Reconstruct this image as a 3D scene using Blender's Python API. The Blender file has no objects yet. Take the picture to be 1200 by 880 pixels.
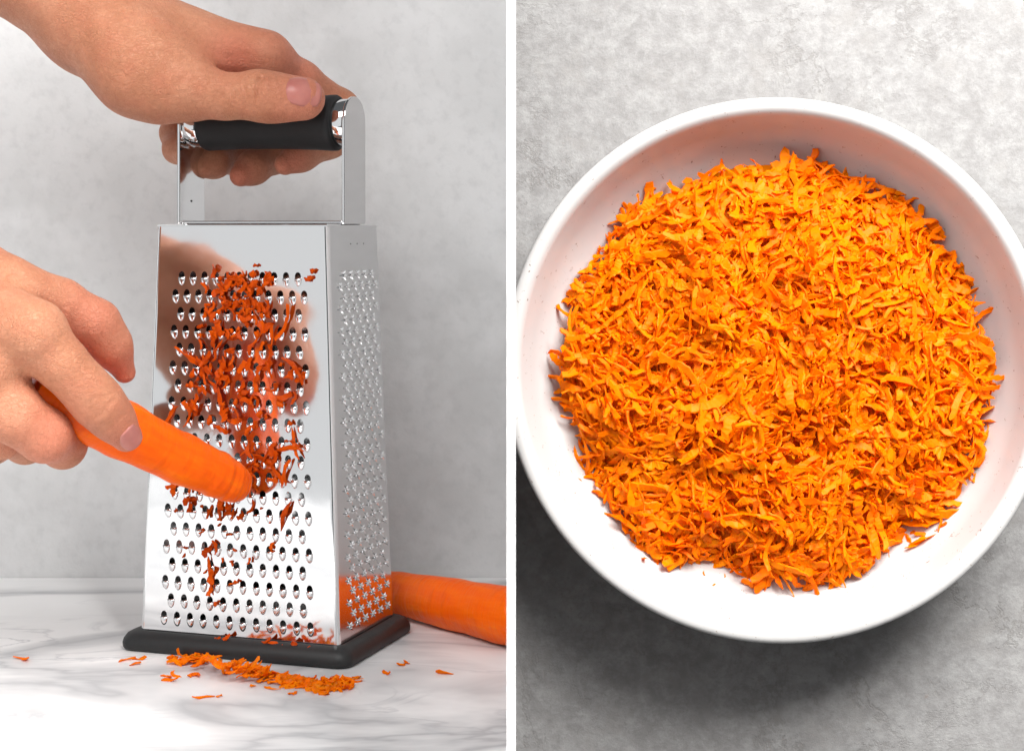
import bpy, bmesh, math, random
import numpy as np
from mathutils import Vector, Matrix
from mathutils.bvhtree import BVHTree

# ------------------------------------------------------------------ camera, world, lamps, exposure
scene = bpy.context.scene
col = scene.collection
F = 2000.0          # focal length in photograph pixels
CAMZ = 0.175        # lens height above the marble
cam_d = bpy.data.cameras.new('camera')
cam = bpy.data.objects.new('camera', cam_d); col.objects.link(cam)
cam.location = (0, 0, CAMZ); cam.rotation_euler = (math.radians(90), 0, 0)
cam_d.sensor_width = 36; cam_d.lens = F / 1200 * 36
cam_d.shift_y = -175 / 1200
cam_d.clip_start = 0.02; cam_d.clip_end = 50
cam_d.dof.use_dof = True; cam_d.dof.focus_distance = 0.735; cam_d.dof.aperture_fstop = 42
scene.camera = cam

world = bpy.data.worlds.new('World'); scene.world = world; world.use_nodes = True
bg = world.node_tree.nodes['Background']
bg.inputs[0].default_value = (0.93, 0.96, 1.0, 1); bg.inputs[1].default_value = 0.12

def area(name, loc, target, sx, sy, power, color=(1, 1, 1)):
    d = bpy.data.lights.new(name, 'AREA'); d.shape = 'RECTANGLE'; d.size = sx; d.size_y = sy
    d.energy = power; d.color = color
    o = bpy.data.objects.new(name, d); col.objects.link(o)
    o.location = loc
    o.rotation_euler = (Vector(target) - Vector(loc)).to_track_quat('-Z', 'Y').to_euler()
    return o
area('top_softbox', (-0.30, -0.25, 0.98), (-0.20, 0.74, 0.10), 0.7, 0.5, 11.5, (1, 0.995, 0.985))
area('side_softbox', (-1.25, -0.35, 0.36), (-0.12, 0.72, 0.10), 2.6, 1.8, 10.5, (0.985, 0.995, 1.0))
area('bowl_softbox', (0.43, 0.12, 0.93), (0.17, 0.92, 0.04), 0.58, 0.60, 43.0, (1, 0.99, 0.97))

vs = scene.view_settings
scene.cycles.max_bounces = 7; scene.cycles.diffuse_bounces = 4; scene.cycles.glossy_bounces = 4; scene.cycles.transmission_bounces = 4
vs.view_transform = 'Standard'; vs.look = 'None'; vs.gamma = 1; vs.exposure = 0.0; vs.use_curve_mapping = False

# ------------------------------------------------------------------ helpers
def P(px, py, D):
    """point at photograph pixel (px, py) and real distance D metres in front of the lens"""
    return Vector(((px - 600) / F * D, D, CAMZ - (py - 265) / F * D))

def tag(o, label=None, cat=None, group=None, kind=None):
    if label: o['label'] = label
    if cat: o['category'] = cat
    if group: o['group'] = group
    if kind: o['kind'] = kind
    return o

def empty(name, loc, rz=0.0):
    o = bpy.data.objects.new(name, None); col.objects.link(o)
    o.location = loc; o.rotation_euler = (0, 0, rz); o.empty_display_size = 0.02
    return o

def mesh_data(name, verts, faces, mat, smooth=False):
    m = bpy.data.meshes.new(name)
    m.from_pydata([tuple(v) for v in verts], [], faces)
    if mat: m.materials.append(mat)
    if smooth: m.shade_smooth()
    m.update()
    return m

def mesh_obj(name, verts, faces, mat, parent=None, smooth=False, recenter=False):
    loc = None
    if recenter:
        a = np.array([tuple(v) for v in verts]); c = a.mean(axis=0); c[2] = a[:, 2].min()
        verts = a - c; loc = c
    o = bpy.data.objects.new(name, mesh_data(name, verts, faces, mat, smooth)); col.objects.link(o)
    if parent: o.parent = parent
    if loc is not None: o.location = loc
    return o

def inst(name, mesh, parent=None, matrix=None):
    o = bpy.data.objects.new(name, mesh); col.objects.link(o)
    if parent: o.parent = parent
    if matrix is not None: o.matrix_local = matrix
    return o

def box(lo, hi):
    (x0, y0, z0), (x1, y1, z1) = lo, hi
    v = [(x0, y0, z0), (x1, y0, z0), (x1, y1, z0), (x0, y1, z0), (x0, y0, z1), (x1, y0, z1), (x1, y1, z1), (x0, y1, z1)]
    f = [(0, 3, 2, 1), (4, 5, 6, 7), (0, 1, 5, 4), (1, 2, 6, 5), (2, 3, 7, 6), (3, 0, 4, 7)]
    return v, f

def bevel(o, w, seg=2):
    m = o.modifiers.new('bevel', 'BEVEL'); m.width = w; m.segments = seg; m.limit_method = 'ANGLE'
    return o

def lathe(profile, n=96):
    """profile of (r, z); revolve about z"""
    v, f = [], []
    for r, z in profile:
        for k in range(n):
            a = 2 * math.pi * k / n
            v.append((r * math.cos(a), r * math.sin(a), z))
    for i in range(len(profile) - 1):
        for k in range(n):
            k2 = (k + 1) % n
            f.append((i * n + k, i * n + k2, (i + 1) * n + k2, (i + 1) * n + k))
    return v, f

# ------------------------------------------------------------------ materials
class NT:
    def __init__(s, name):
        s.m = bpy.data.materials.new(name); s.m.use_nodes = True
        s.t = s.m.node_tree; s.n = s.t.nodes; s.b = s.n['Principled BSDF']
    def node(s, typ, **kw):
        n = s.n.new(typ)
        for k, v in kw.items():
            if k in n.inputs: n.inputs[k].default_value = v
            else: setattr(n, k, v)
        return n
    def link(s, a, b): s.t.links.new(a, b)
    def coords(s, scale=(1, 1, 1), rot=(0, 0, 0), kind='Object'):
        c = s.node('ShaderNodeTexCoord'); mp = s.node('ShaderNodeMapping')
        mp.inputs['Scale'].default_value = scale; mp.inputs['Rotation'].default_value = rot
        s.link(c.outputs[kind], mp.inputs[0]); return mp.outputs[0]
    def noise(s, vec, scale, detail=4, rough=0.5, dist=0.0):
        n = s.node('ShaderNodeTexNoise'); n.inputs['Scale'].default_value = scale; n.inputs['Detail'].default_value = detail
        n.inputs['Roughness'].default_value = rough; n.inputs['Distortion'].default_value = dist
        s.link(vec, n.inputs['Vector']); return n.outputs['Fac']
    def node_col(s, vec, scale):
        n = s.node('ShaderNodeTexNoise'); n.inputs['Scale'].default_value = scale; s.link(vec, n.inputs['Vector']); return n.outputs['Color']
    def ramp(s, fac, stops):
        r = s.node('ShaderNodeValToRGB'); e = r.color_ramp.elements
        while len(e) > 1: e.remove(e[-1])
        e[0].position = stops[0][0]; e[0].color = (*stops[0][1], 1)
        for p, c in stops[1:]:
            x = e.new(p); x.color = (*c, 1)
        s.link(fac, r.inputs[0]); return r.outputs[0]
    def mix(s, fac, a, b, mode='MIX'):
        n = s.node('ShaderNodeMix', data_type='RGBA', blend_type=mode)
        for sock, v in ((n.inputs[0], fac), (n.inputs[6], a), (n.inputs[7], b)):
            if hasattr(v, 'links') or hasattr(v, 'is_linked'): s.link(v, sock)
            else: sock.default_value = v if isinstance(v, float) else (*v, 1)
        return n.outputs[2]
    def math(s, op, a, b=None):
        n = s.node('ShaderNodeMath', operation=op)
        for i, v in enumerate((a, b)):
            if v is None: continue
            if hasattr(v, 'is_linked'): s.link(v, n.inputs[i])
            else: n.inputs[i].default_value = v
        return n.outputs[0]
    def bump(s, h, strength, dist):
        n = s.node('ShaderNodeBump'); n.inputs['Strength'].default_value = strength; n.inputs['Distance'].default_value = dist
        s.link(h, n.inputs['Height']); s.link(n.outputs[0], s.b.inputs['Normal'])
    def set(s, **kw):
        for k, v in kw.items():
            k = k.replace('_', ' ')
            sock = s.b.inputs[k]
            if hasattr(v, 'is_linked'): s.link(v, sock)
            else: sock.default_value = (*v, 1) if isinstance(v, tuple) and len(v) == 3 and sock.type == 'RGBA' else v

g = lambda v: (v, v, v)

def mat_wall():
    t = NT('grey_plaster'); c = t.coords()
    a = t.noise(c, 9, 5, 0.6, 0.4); b = t.noise(c, 34, 5, 0.6); d = t.noise(c, 160, 4, 0.6)
    base = t.ramp(a, [(0.25, g(0.53)), (0.5, g(0.61)), (0.75, g(0.69))])
    base = t.mix(t.ramp(b, [(0.45, g(0)), (0.66, g(0.55))]), base, (0.71, 0.71, 0.715))
    base = t.mix(t.ramp(d, [(0.30, g(0.35)), (0.5, g(0))]), base, (0.50, 0.50, 0.505))
    t.set(Base_Color=base, Roughness=0.85); t.bump(t.math('ADD', b, t.math('MULTIPLY', d, 0.4)), 0.25, 0.003)
    return t.m

def mat_marble():
    t = NT('white_marble'); c = t.coords((0.8, 1.9, 1), (0, 0, 0.35))
    w = t.noise(c, 7, 4, 0.55, 0.8)
    v1 = t.math('ABSOLUTE', t.math('SUBTRACT', t.noise(c, 4.6, 5, 0.5, 0.9), 0.5))
    v2 = t.math('ABSOLUTE', t.math('SUBTRACT', t.noise(c, 15, 5, 0.55, 1.0), 0.5))
    base = t.ramp(w, [(0.3, g(0.82)), (0.7, g(0.90))])
    base = t.mix(t.ramp(v1, [(0.0, g(0.85)), (0.015, g(0.55)), (0.08, g(0.0))]), base, (0.36, 0.37, 0.385))
    m2 = t.math('MULTIPLY', t.ramp(v2, [(0.0, g(0.7)), (0.03, g(0))]), t.ramp(w, [(0.45, g(0)), (0.6, g(1))]))
    base = t.mix(m2, base, (0.42, 0.43, 0.45))
    t.set(Base_Color=base, Roughness=0.34, Specular_IOR_Level=0.35)
    return t.m

def mat_stone():
    t = NT('worn_stone'); c = t.coords()
    a = t.noise(c, 6, 6, 0.62, 0.3); b = t.noise(c, 95, 9, 0.78, 0.15); d = t.noise(c, 420, 5, 0.7); e = t.noise(c, 24, 8, 0.66, 0.5)
    base = t.ramp(a, [(0.3, (0.228, 0.221, 0.217)), (0.5, (0.256, 0.249, 0.246)), (0.72, (0.284, 0.278, 0.275))])
    base = t.mix(t.ramp(b, [(0.30, g(0.9)), (0.43, g(0.45)), (0.50, g(0))]), base, (0.195, 0.187, 0.184))
    base = t.mix(t.ramp(b, [(0.50, g(0)), (0.62, g(0.8))]), base, (0.319, 0.314, 0.308))
    base = t.mix(t.ramp(e, [(0.30, g(0.55)), (0.40, g(0.0))]), base, (0.200, 0.190, 0.185))
    base = t.mix(t.ramp(e, [(0.58, g(0)), (0.66, g(0.6))]), base, (0.311, 0.308, 0.305))
    line = t.math('ABSOLUTE', t.math('SUBTRACT', t.noise(c, 11, 9, 0.7, 0.3), 0.5))
    lm = t.math('MULTIPLY', t.ramp(line, [(0.0, g(0.7)), (0.006, g(0.3)), (0.016, g(0))]), t.ramp(t.noise(c, 4.3, 3), [(0.46, g(0)), (0.56, g(1))]))
    base = t.mix(lm, base, (0.206, 0.194, 0.185))
    vo = t.node('ShaderNodeTexVoronoi'); vo.inputs['Scale'].default_value = 60; t.link(t.mix(0.02, c, t.node_col(c, 90)), vo.inputs['Vector'])
    sp = t.math('MULTIPLY', t.ramp(vo.outputs['Distance'], [(0.0, g(0.9)), (0.09, g(0.6)), (0.13, g(0))]), t.ramp(t.noise(c, 14, 3), [(0.60, g(0)), (0.66, g(1))]))
    base = t.mix(sp, base, (0.20, 0.12, 0.085))
    pit = t.noise(c, 330, 4, 0.6)
    base = t.mix(t.ramp(pit, [(0.30, g(0.7)), (0.40, g(0))]), base, (0.202, 0.193, 0.184))
    base = t.mix(t.ramp(t.noise(c, 33, 7, 0.7, 0.2), [(0.36, g(0.6)), (0.47, g(0))]), base, (0.249, 0.238, 0.230))
    t.set(Base_Color=base, Roughness=0.75)
    h = t.math('ADD', t.math('MULTIPLY', b, 0.8), t.math('ADD', t.math('MULTIPLY', d, 0.3), t.math('ADD', t.math('MULTIPLY', e, 0.6), t.math('MULTIPLY', lm, -0.7))))
    t.bump(h, 0.40, 0.0026)
    return t.m

def mat_steel(name, rough, base=0.80, wav=0.10):
    t = NT(name); c = t.coords()
    n = t.noise(c, 35, 2, 0.5); f = t.noise(c, 900, 2, 0.5)
    t.set(Base_Color=(base, base, base * 1.005), Metallic=1.0, Roughness=t.math('ADD', rough, t.math('MULTIPLY', f, 0.03)))
    t.bump(n, wav, 0.002)
    return t.m

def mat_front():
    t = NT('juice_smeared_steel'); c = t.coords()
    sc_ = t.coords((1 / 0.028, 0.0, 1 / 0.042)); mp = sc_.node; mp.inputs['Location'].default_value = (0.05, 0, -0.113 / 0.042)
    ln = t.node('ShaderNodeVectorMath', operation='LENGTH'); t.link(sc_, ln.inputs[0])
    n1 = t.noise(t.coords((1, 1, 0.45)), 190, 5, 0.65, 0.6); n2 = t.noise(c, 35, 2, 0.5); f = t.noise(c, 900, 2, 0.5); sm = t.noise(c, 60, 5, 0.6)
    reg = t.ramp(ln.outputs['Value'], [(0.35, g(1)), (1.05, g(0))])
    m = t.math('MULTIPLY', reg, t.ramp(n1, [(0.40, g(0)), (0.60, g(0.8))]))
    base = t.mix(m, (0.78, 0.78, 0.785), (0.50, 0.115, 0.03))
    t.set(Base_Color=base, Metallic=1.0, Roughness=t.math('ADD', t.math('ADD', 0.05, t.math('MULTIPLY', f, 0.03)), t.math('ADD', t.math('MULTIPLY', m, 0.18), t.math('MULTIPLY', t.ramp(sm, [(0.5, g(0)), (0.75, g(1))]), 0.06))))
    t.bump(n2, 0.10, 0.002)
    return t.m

def mat_simple(name, colr, rough, spec=0.5):
    t = NT(name); c = t.coords(); n = t.noise(c, 300, 3)
    lo = tuple(x * 0.88 for x in colr); hi = tuple(min(1, x * 1.1) for x in colr)
    t.set(Base_Color=t.ramp(n, [(0.3, lo), (0.7, hi)]), Roughness=rough, Specular_IOR_Level=spec)
    t.bump(n, 0.15, 0.0006)
    return t.m

def mat_shred(name, stops, thru, trans):
    t = NT(name); c = t.coords()
    oi = t.node('ShaderNodeObjectInfo'); at = t.node('ShaderNodeAttribute', attribute_name='tone')
    r = t.math('FRACT', t.math('ADD', oi.outputs['Random'], at.outputs['Fac']))
    n = t.noise(c, 420, 4, 0.65)
    base = t.ramp(r, stops)
    base = t.mix(t.ramp(n, [(0.35, g(0)), (0.7, g(0.45))]), base, stops[-1][1])
    t.set(Base_Color=base, Roughness=0.40, Specular_IOR_Level=0.12)
    t.bump(n, 0.5, 0.0007)
    tr = t.node('ShaderNodeBsdfTranslucent'); tr.inputs[0].default_value = (*thru, 1)
    mx = t.node('ShaderNodeMixShader'); mx.inputs[0].default_value = trans
    t.link(t.b.outputs[0], mx.inputs[1]); t.link(tr.outputs[0], mx.inputs[2])
    t.link(mx.outputs[0], t.n['Material Output'].inputs['Surface'])
    return t.m

def mat_carrot():
    t = NT('carrot_skin'); c = t.coords((1, 1, 0.22)); c2 = t.coords((1, 1, 4.5))
    n = t.noise(c, 240, 4, 0.6); l = t.noise(c2, 60, 4, 0.6)
    base = t.ramp(n, [(0.3, (0.88, 0.10, 0.0005)), (0.6, (0.94, 0.138, 0.0006)), (0.8, (0.96, 0.19, 0.0008))])
    base = t.mix(t.ramp(l, [(0.56, g(0)), (0.68, g(0.5))]), base, (0.76, 0.085, 0.0008))
    t.set(Base_Color=base, Roughness=0.38, Specular_IOR_Level=0.16, Subsurface_Weight=0.2, Subsurface_Scale=0.003, Subsurface_Radius=(1.0, 0.3, 0.05))
    t.bump(t.math('ADD', n, t.math('MULTIPLY', l, 1.6)), 0.5, 0.0011)
    return t.m

def mat_skin():
    t = NT('skin'); c = t.coords()
    a = t.noise(c, 45, 5, 0.65); b = t.noise(c, 520, 4, 0.65); p = t.noise(c, 130, 3, 0.6)
    vo = t.node('ShaderNodeTexVoronoi', feature='DISTANCE_TO_EDGE'); vo.inputs['Scale'].default_value = 620; t.link(t.mix(0.004, c, t.node_col(c, 500)), vo.inputs['Vector'])
    v2 = t.node('ShaderNodeTexVoronoi', feature='DISTANCE_TO_EDGE'); v2.inputs['Scale'].default_value = 260; t.link(t.mix(0.006, t.coords((1, 1.0, 1.9), (0.3, 0.5, 0.2)), t.node_col(c, 200)), v2.inputs['Vector'])
    at = t.node('ShaderNodeAttribute', attribute_name='flush')
    base = t.ramp(a, [(0.28, (0.42, 0.160, 0.082)), (0.5, (0.53, 0.222, 0.122)), (0.72, (0.62, 0.290, 0.172))])
    base = t.mix(t.math('MULTIPLY', at.outputs['Fac'], 0.65), base, (0.66, 0.185, 0.120))
    base = t.mix(t.ramp(p, [(0.45, g(0)), (0.75, g(0.30))]), base, (0.60, 0.19, 0.115))
    base = t.mix(t.ramp(b, [(0.4, g(0)), (0.75, g(0.35))]), base, (0.33, 0.120, 0.065))
    t.set(Base_Color=base, Roughness=t.ramp(b, [(0.3, g(0.40)), (0.7, g(0.58))]), Specular_IOR_Level=0.35, Subsurface_Weight=0.12, Subsurface_Scale=0.003, Subsurface_Radius=(1.0, 0.35, 0.2))
    h1 = t.ramp(vo.outputs['Distance'], [(0.0, g(0)), (0.10, g(1))]); h2 = t.ramp(v2.outputs['Distance'], [(0.0, g(0)), (0.06, g(1))])
    t.bump(t.math('ADD', t.math('MULTIPLY', h1, 0.30), t.math('ADD', t.math('MULTIPLY', h2, 0.28), t.math('MULTIPLY', b, 0.9))), 0.60, 0.0010)
    return t.m

def mat_nail():
    t = NT('nail'); c = t.coords((1, 1, 1)); n = t.noise(c, 160, 3)
    t.set(Base_Color=t.ramp(n, [(0.3, (0.43, 0.145, 0.12)), (0.7, (0.51, 0.195, 0.16))]), Roughness=0.34, Specular_IOR_Level=0.35, Subsurface_Weight=0.1, Subsurface_Scale=0.002)
    return t.m

def mat_bowl():
    t = NT('speckled_glaze'); c = t.coords()
    vo = t.node('ShaderNodeTexVoronoi'); vo.inputs['Scale'].default_value = 330; t.link(t.mix(0.012, c, t.node_col(c, 300)), vo.inputs['Vector'])
    pick = t.node('ShaderNodeSeparateColor'); t.link(vo.outputs['Color'], pick.inputs[0])
    m = t.math('MULTIPLY', t.math('LESS_THAN', vo.outputs['Distance'], t.math('MULTIPLY', pick.outputs[1], 0.24)), t.math('GREATER_THAN', pick.outputs[0], 0.70))
    base = t.mix(m, (0.49, 0.482, 0.474), (0.19, 0.13, 0.095))
    n = t.noise(c, 25, 3)
    t.set(Base_Color=base, Roughness=0.28, Specular_IOR_Level=0.45); t.bump(n, 0.15, 0.003)
    return t.m

M = dict(wall=mat_wall(), marble=mat_marble(), stone=mat_stone(), steel=mat_steel('polished_steel', 0.07),
         satin=mat_steel('satin_steel', 0.13, 0.72, 0.08), tooth=mat_steel('punched_steel', 0.12, 0.82, 0.0),
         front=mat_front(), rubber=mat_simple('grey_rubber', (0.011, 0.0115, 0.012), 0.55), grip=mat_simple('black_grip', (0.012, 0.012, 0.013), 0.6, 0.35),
         dark=mat_simple('engraving', (0.03, 0.03, 0.03), 0.6), white=mat_simple('white_board', (0.86, 0.86, 0.86), 0.7),
         shred=mat_shred('carrot_flesh', [(0.0, (0.97, 0.185, 0.0003)), (0.5, (0.985, 0.25, 0.0004)), (1.0, (0.99, 0.33, 0.0005))], (1.0, 0.27, 0.001), 0.45),
         wet=mat_shred('wet_carrot_flesh', [(0.0, (0.46, 0.045, 0.0004)), (0.5, (0.64, 0.072, 0.0006)), (1.0, (0.78, 0.11, 0.0008))], (0.8, 0.10, 0.001), 0.2),
         carrot=mat_carrot(), skin=mat_skin(), nail=mat_nail(), bowl=mat_bowl())

# ------------------------------------------------------------------ the setting
WALL_Y = 0.851
v, f = box((-0.75, WALL_Y, -0.16), (0.0008, WALL_Y + 0.006, 0.42))
tag(mesh_obj('wall', v, f, M['wall']), 'pale grey mottled plaster wall behind the marble', kind='structure')
v, f = box((-0.75, 0.30, -0.02), (0.0008, WALL_Y - 0.0005, 0.0))
tag(bevel(mesh_obj('marble_tabletop', v, f, M['marble']), 0.0006, 2), 'white marble tabletop with grey veins', kind='structure')

# bowl frame: axis towards the lens
rimc = P(905, 430, 0.882)
nax = (Vector((0, 0, CAMZ)) - rimc).normalized()
rax = Vector((0, 0, 1)).cross(nax).normalized()
upx = nax.cross(rax)
BZ = 0.88; RIMZ = 0.078 * BZ
borg = rimc - nax * RIMZ
BM = Matrix((( rax.x, upx.x, nax.x, borg.x), (rax.y, upx.y, nax.y, borg.y), (rax.z, upx.z, nax.z, borg.z), (0, 0, 0, 1)))
BMS = BM @ Matrix.Diagonal((1, 1, BZ, 1))
v, f = box((-0.158, -0.42, -0.02), (0.42, 0.36, 0.0))
o = mesh_obj('stone_surface', v, f, M['stone']); o.matrix_world = BM
tag(o, 'worn grey and white mottled stone slab under the bowl', kind='structure')

v, f = box((-0.00135, 0.45, 0.0003), (0.00090, WALL_Y - 0.0008, 0.66))  # added board: stands for the white gap strip, keeps bowl light off the marble
tag(mesh_obj('added_divider', v, f, M['white'], recenter=True), 'thin white board added for the gap strip, blocking light between marble and stone slab', 'board')

# ------------------------------------------------------------------ box grater
GC = Vector((-0.1026, 0.7217, 0.0)); GA = math.atan2(-0.315, 0.949)
GM = Matrix.Translation(GC) @ Matrix.Rotation(GA, 4, 'Z')
A0, B0, A1, B1, Z0, Z1 = 0.0452, 0.0290, 0.0388, 0.0260, 0.0060, 0.1747
grater = empty('box_grater', GC, GA)
tag(grater, 'steel box grater with black handle grip and dark rubber foot on marble', 'grater')
BV = 0.0021   # corner rounding

def corner(sx, sy, t):
    a = A1 + (A0 - A1) * t; b = B1 + (B0 - B1) * t; z = Z1 + (Z0 - Z1) * t
    return sx * a, sy * b, z
def panel_fn(side):
    """(s,t,n) -> local point; s left to right seen from outside, t top to bottom, n outwards"""
    def fn(s, t, n=0.0):
        a = A1 + (A0 - A1) * t; b = B1 + (B0 - B1) * t; z = Z1 + (Z0 - Z1) * t
        k = -1 + 2 * s
        if side == 'front': return Vector((k * (a - BV), -b - n, z))
        if side == 'right': return Vector((a + n, k * (b - BV), z))
        if side == 'back': return Vector((-k * (a - BV), b + n, z))
        return Vector((-a - n, -k * (b - BV), z))
    return fn

def perforated(fn, rows, margin_t, hole, nseg):
    """rows: list of (t, [s...], ds); hole(s,t)->list of (ds_m, dt_m) offsets given in metres"""
    v, f = [], []
    def add(p): v.append(tuple(p)); return len(v) - 1
    dt = rows[1][0] - rows[0][0]
    tops = rows[0][0] - dt / 2; bots = rows[-1][0] + dt / 2
    def quad(s0, s1, t0, t1): f.append((add(fn(s0, t0)), add(fn(s0, t1)), add(fn(s1, t1)), add(fn(s1, t0))))
    quad(0, 1, 0, tops); quad(0, 1, bots, 1)
    for t, ss, ds in rows:
        t0, t1 = t - dt / 2, t + dt / 2
        quad(0, ss[0] - ds / 2, t0, t1); quad(ss[-1] + ds / 2, 1, t0, t1)
        W = (fn(1, t) - fn(0, t)).length; H = (fn(0.5, 1) - fn(0.5, 0)).length
        for s in ss:
            outer, inner = [], []
            for k in range(nseg):
                a = 2 * math.pi * (k + 0.5) / nseg
                cx, cy = math.cos(a), math.sin(a)
                m = max(abs(cx), abs(cy))
                outer.append(add(fn(s + cx / m * ds / 2, t + cy / m * dt / 2)))
                hx, hy = hole(cx, cy)
                inner.append(add(fn(s + hx / W, t + hy / H)))
            # exact cell corners
            for k in range(nseg):
                k2 = (k + 1) % nseg
                f.append((outer[k], inner[k], inner[k2], outer[k2]))
    return v, f

# front panel: 20 staggered rows of 11 and 12 teeth
ff = panel_fn('front')
rows = []
S0, S1 = 0.105, 0.880
for i in range(20):
    t = 0.123 + (0.953 - 0.123) * i / 19
    ds = (S1 - S0) / 11
    rows.append((t, [S0 + ds * k for k in range(12)] if i % 2 else [S0 + ds * (k + 0.5) for k in range(11)], ds))
v, f = perforated(ff, rows, 0, lambda cx, cy: (0.00138 * cx, -0.0006 + 0.00182 * cy), 12)
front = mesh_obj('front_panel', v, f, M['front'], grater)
tag(front, 'polished front panel with rows of coarse teeth')

def tooth_mesh(a, L, h, nphi=10, nrho=5):
    v, f = [], []
    for j in range(nrho + 1):
        rho = math.sin(j / nrho * math.pi / 2) if j else 0.0
        q = math.sqrt(max(0, 1 - rho * rho))
        for i in range(nphi + 1):
            ph = math.pi * i / nphi
            v.append((a * math.cos(ph) * max(q, 0.02), -L * rho, h * math.sin(ph) * q ** 0.8))
    # inner shell for a real lip thickness
    th = 0.00022
    n0 = len(v)
    for i in range(nphi + 1):
        ph = math.pi * i / nphi
        v.append(((a - th) * math.cos(ph), -0.0, (h - th) * math.sin(ph)))
    for i in range(nphi + 1):
        ph = math.pi * i / nphi
        v.append(((a - th) * 0.8 * math.cos(ph), -L * 0.5, (h - th) * 0.75 * math.sin(ph)))
    n = nphi + 1
    for j in range(nrho):
        for i in range(nphi):
            f.append((j * n + i, (j + 1) * n + i, (j + 1) * n + i + 1, j * n + i + 1))
    for i in range(nphi):
        f.append((i, i + 1, n0 + i + 1, n0 + i))
        f.append((n0 + i, n0 + i + 1, n0 + n + i + 1, n0 + n + i))
    return v, f
v, f = tooth_mesh(0.00190, 0.0040, 0.00112)
tm = mesh_data('tooth', v, f, M['tooth'], True)
rnd = random.Random(4)
def panel_frame(fn, s, t, n=0.0):
    p = fn(s, t, n)
    ex = (fn(min(s + .01, 1), t) - fn(s - .01, t)).normalized()
    ey = (fn(s, t - .01) - fn(s, t + .01)); ey = (ey - ex * ey.dot(ex)).normalized()
    ez = ex.cross(ey)
    return Matrix(((ex.x, ey.x, ez.x, p.x), (ex.y, ey.y, ez.y, p.y), (ex.z, ey.z, ez.z, p.z), (0, 0, 0, 1)))
for t, ss, ds in rows:
    for s in ss:
        m = panel_frame(ff, s, t, -0.00003) @ Matrix.Rotation(rnd.uniform(-.09, .09) + 0.10, 4, 'Z') @ Matrix.Scale(rnd.uniform(.84, .93), 4) @ Matrix.Diagonal((1, 1, rnd.uniform(.8, 1.15), 1))
        inst('tooth', tm, front, m)

# right panel: 32 staggered rows of 5 and 6 star punched burrs
fr = panel_fn('right')
rows2 = []
for i in range(32):
    t = 0.118 + (0.957 - 0.118) * i / 31
    ds = (0.915 - 0.175) / 5
    rows2.append((t, [0.175 + ds * k for k in range(6)] if i % 2 else [0.175 + ds * (k + .5) for k in range(5)], ds))
v, f = perforated(fr, rows2, 0, lambda cx, cy: (0.00042 * cx, 0.00042 * cy), 12)
rightp = mesh_obj('side_panel', v, f, M['satin'], grater)
tag(rightp, 'satin side panel with rows of fine star punched burrs')
def burr_mesh():
    v, f = [], []
    for k in range(4):
        a = k * math.pi / 2 + 0.12
        def pt(r, da, z): return (r * math.cos(a + da), r * math.sin(a + da), z)
        b = len(v)
        v += [pt(.00050, -.75, 0), pt(.00050, .75, 0), pt(.00092, -.36, .00085), pt(.00092, .36, .00085), pt(.00190, 0, .00105), pt(.00110, -.52, 0), pt(.00110, .52, 0)]
        f += [(b, b + 1, b + 3, b + 2), (b + 2, b + 3, b + 4), (b + 5, b + 2, b + 4), (b + 6, b + 4, b + 3), (b, b + 2, b + 5), (b + 1, b + 6, b + 3)]
    return v, f
v, f = burr_mesh(); bmsh = mesh_data('burr', v, f, M['tooth'])
for t, ss, ds in rows2:
    for s in ss:
        m = panel_frame(fr, s, t, -0.00002) @ Matrix.Rotation(rnd.uniform(-.1, .1), 4, 'Z') @ Matrix.Scale(rnd.uniform(.95, 1.1), 4)
        inst('burr', bmsh, rightp, m)
# three engraved dots
v, f = lathe([(0.00001, 0.00006), (0.00028, 0.00006), (0.00030, 0.0)], 10); dm = mesh_data('engraved_dot', v, f, M['dark'])
for k in range(3): inst('engraved_dot', dm, rightp, panel_frame(fr, 0.42 + 0.14 * k, 0.042, 0.00002))

for side in ('back', 'left'):
    fn = panel_fn(side)
    v = [fn(0, 0), fn(0, 1), fn(1, 1), fn(1, 0)]
    mesh_obj('back_panel' if side == 'back' else 'slicing_panel', v, [(0, 1, 2, 3)], M['steel'], grater)
# rounded vertical corners
for sx, sy in ((-1, -1), (1, -1), (1, 1), (-1, 1)):
    v, f = [], []
    for t in (0, 1):
        a = A1 + (A0 - A1) * t; b = B1 + (B0 - B1) * t; z = Z1 + (Z0 - Z1) * t
        cx, cy = sx * (a - BV), sy * (b - BV)
        for k in range(7):
            q = k / 6 * math.pi / 2
            v.append((cx + sx * BV * math.cos(q), cy + sy * BV * math.sin(q), z))
    for k in range(6): f.append((k, k + 1, 8 + k, 7 + k))
    mesh_obj('corner_edge', v, f, M['steel'], grater, True)
# folded top: sloped rim ring and recessed lid
v, f = [], []
ringp = [(0.0, 0.0), (0.0002, 0.0007), (0.0012, 0.0011), (0.0024, 0.0006), (0.0028, -0.0006)]
for ins, dz in ringp:
    for sx, sy in ((-1, -1), (1, -1), (1, 1), (-1, 1)):
        v.append((sx * (A1 - ins), sy * (B1 - ins), Z1 + dz))
for i in range(len(ringp) - 1):
    for k in range(4):
        k2 = (k + 1) % 4; f.append((i * 4 + k, i * 4 + k2, i * 4 + 4 + k2, i * 4 + 4 + k))
f.append(tuple(range((len(ringp) - 1) * 4, len(ringp) * 4)))
mesh_obj('top_lid', v, f, M['satin'], grater)

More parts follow.
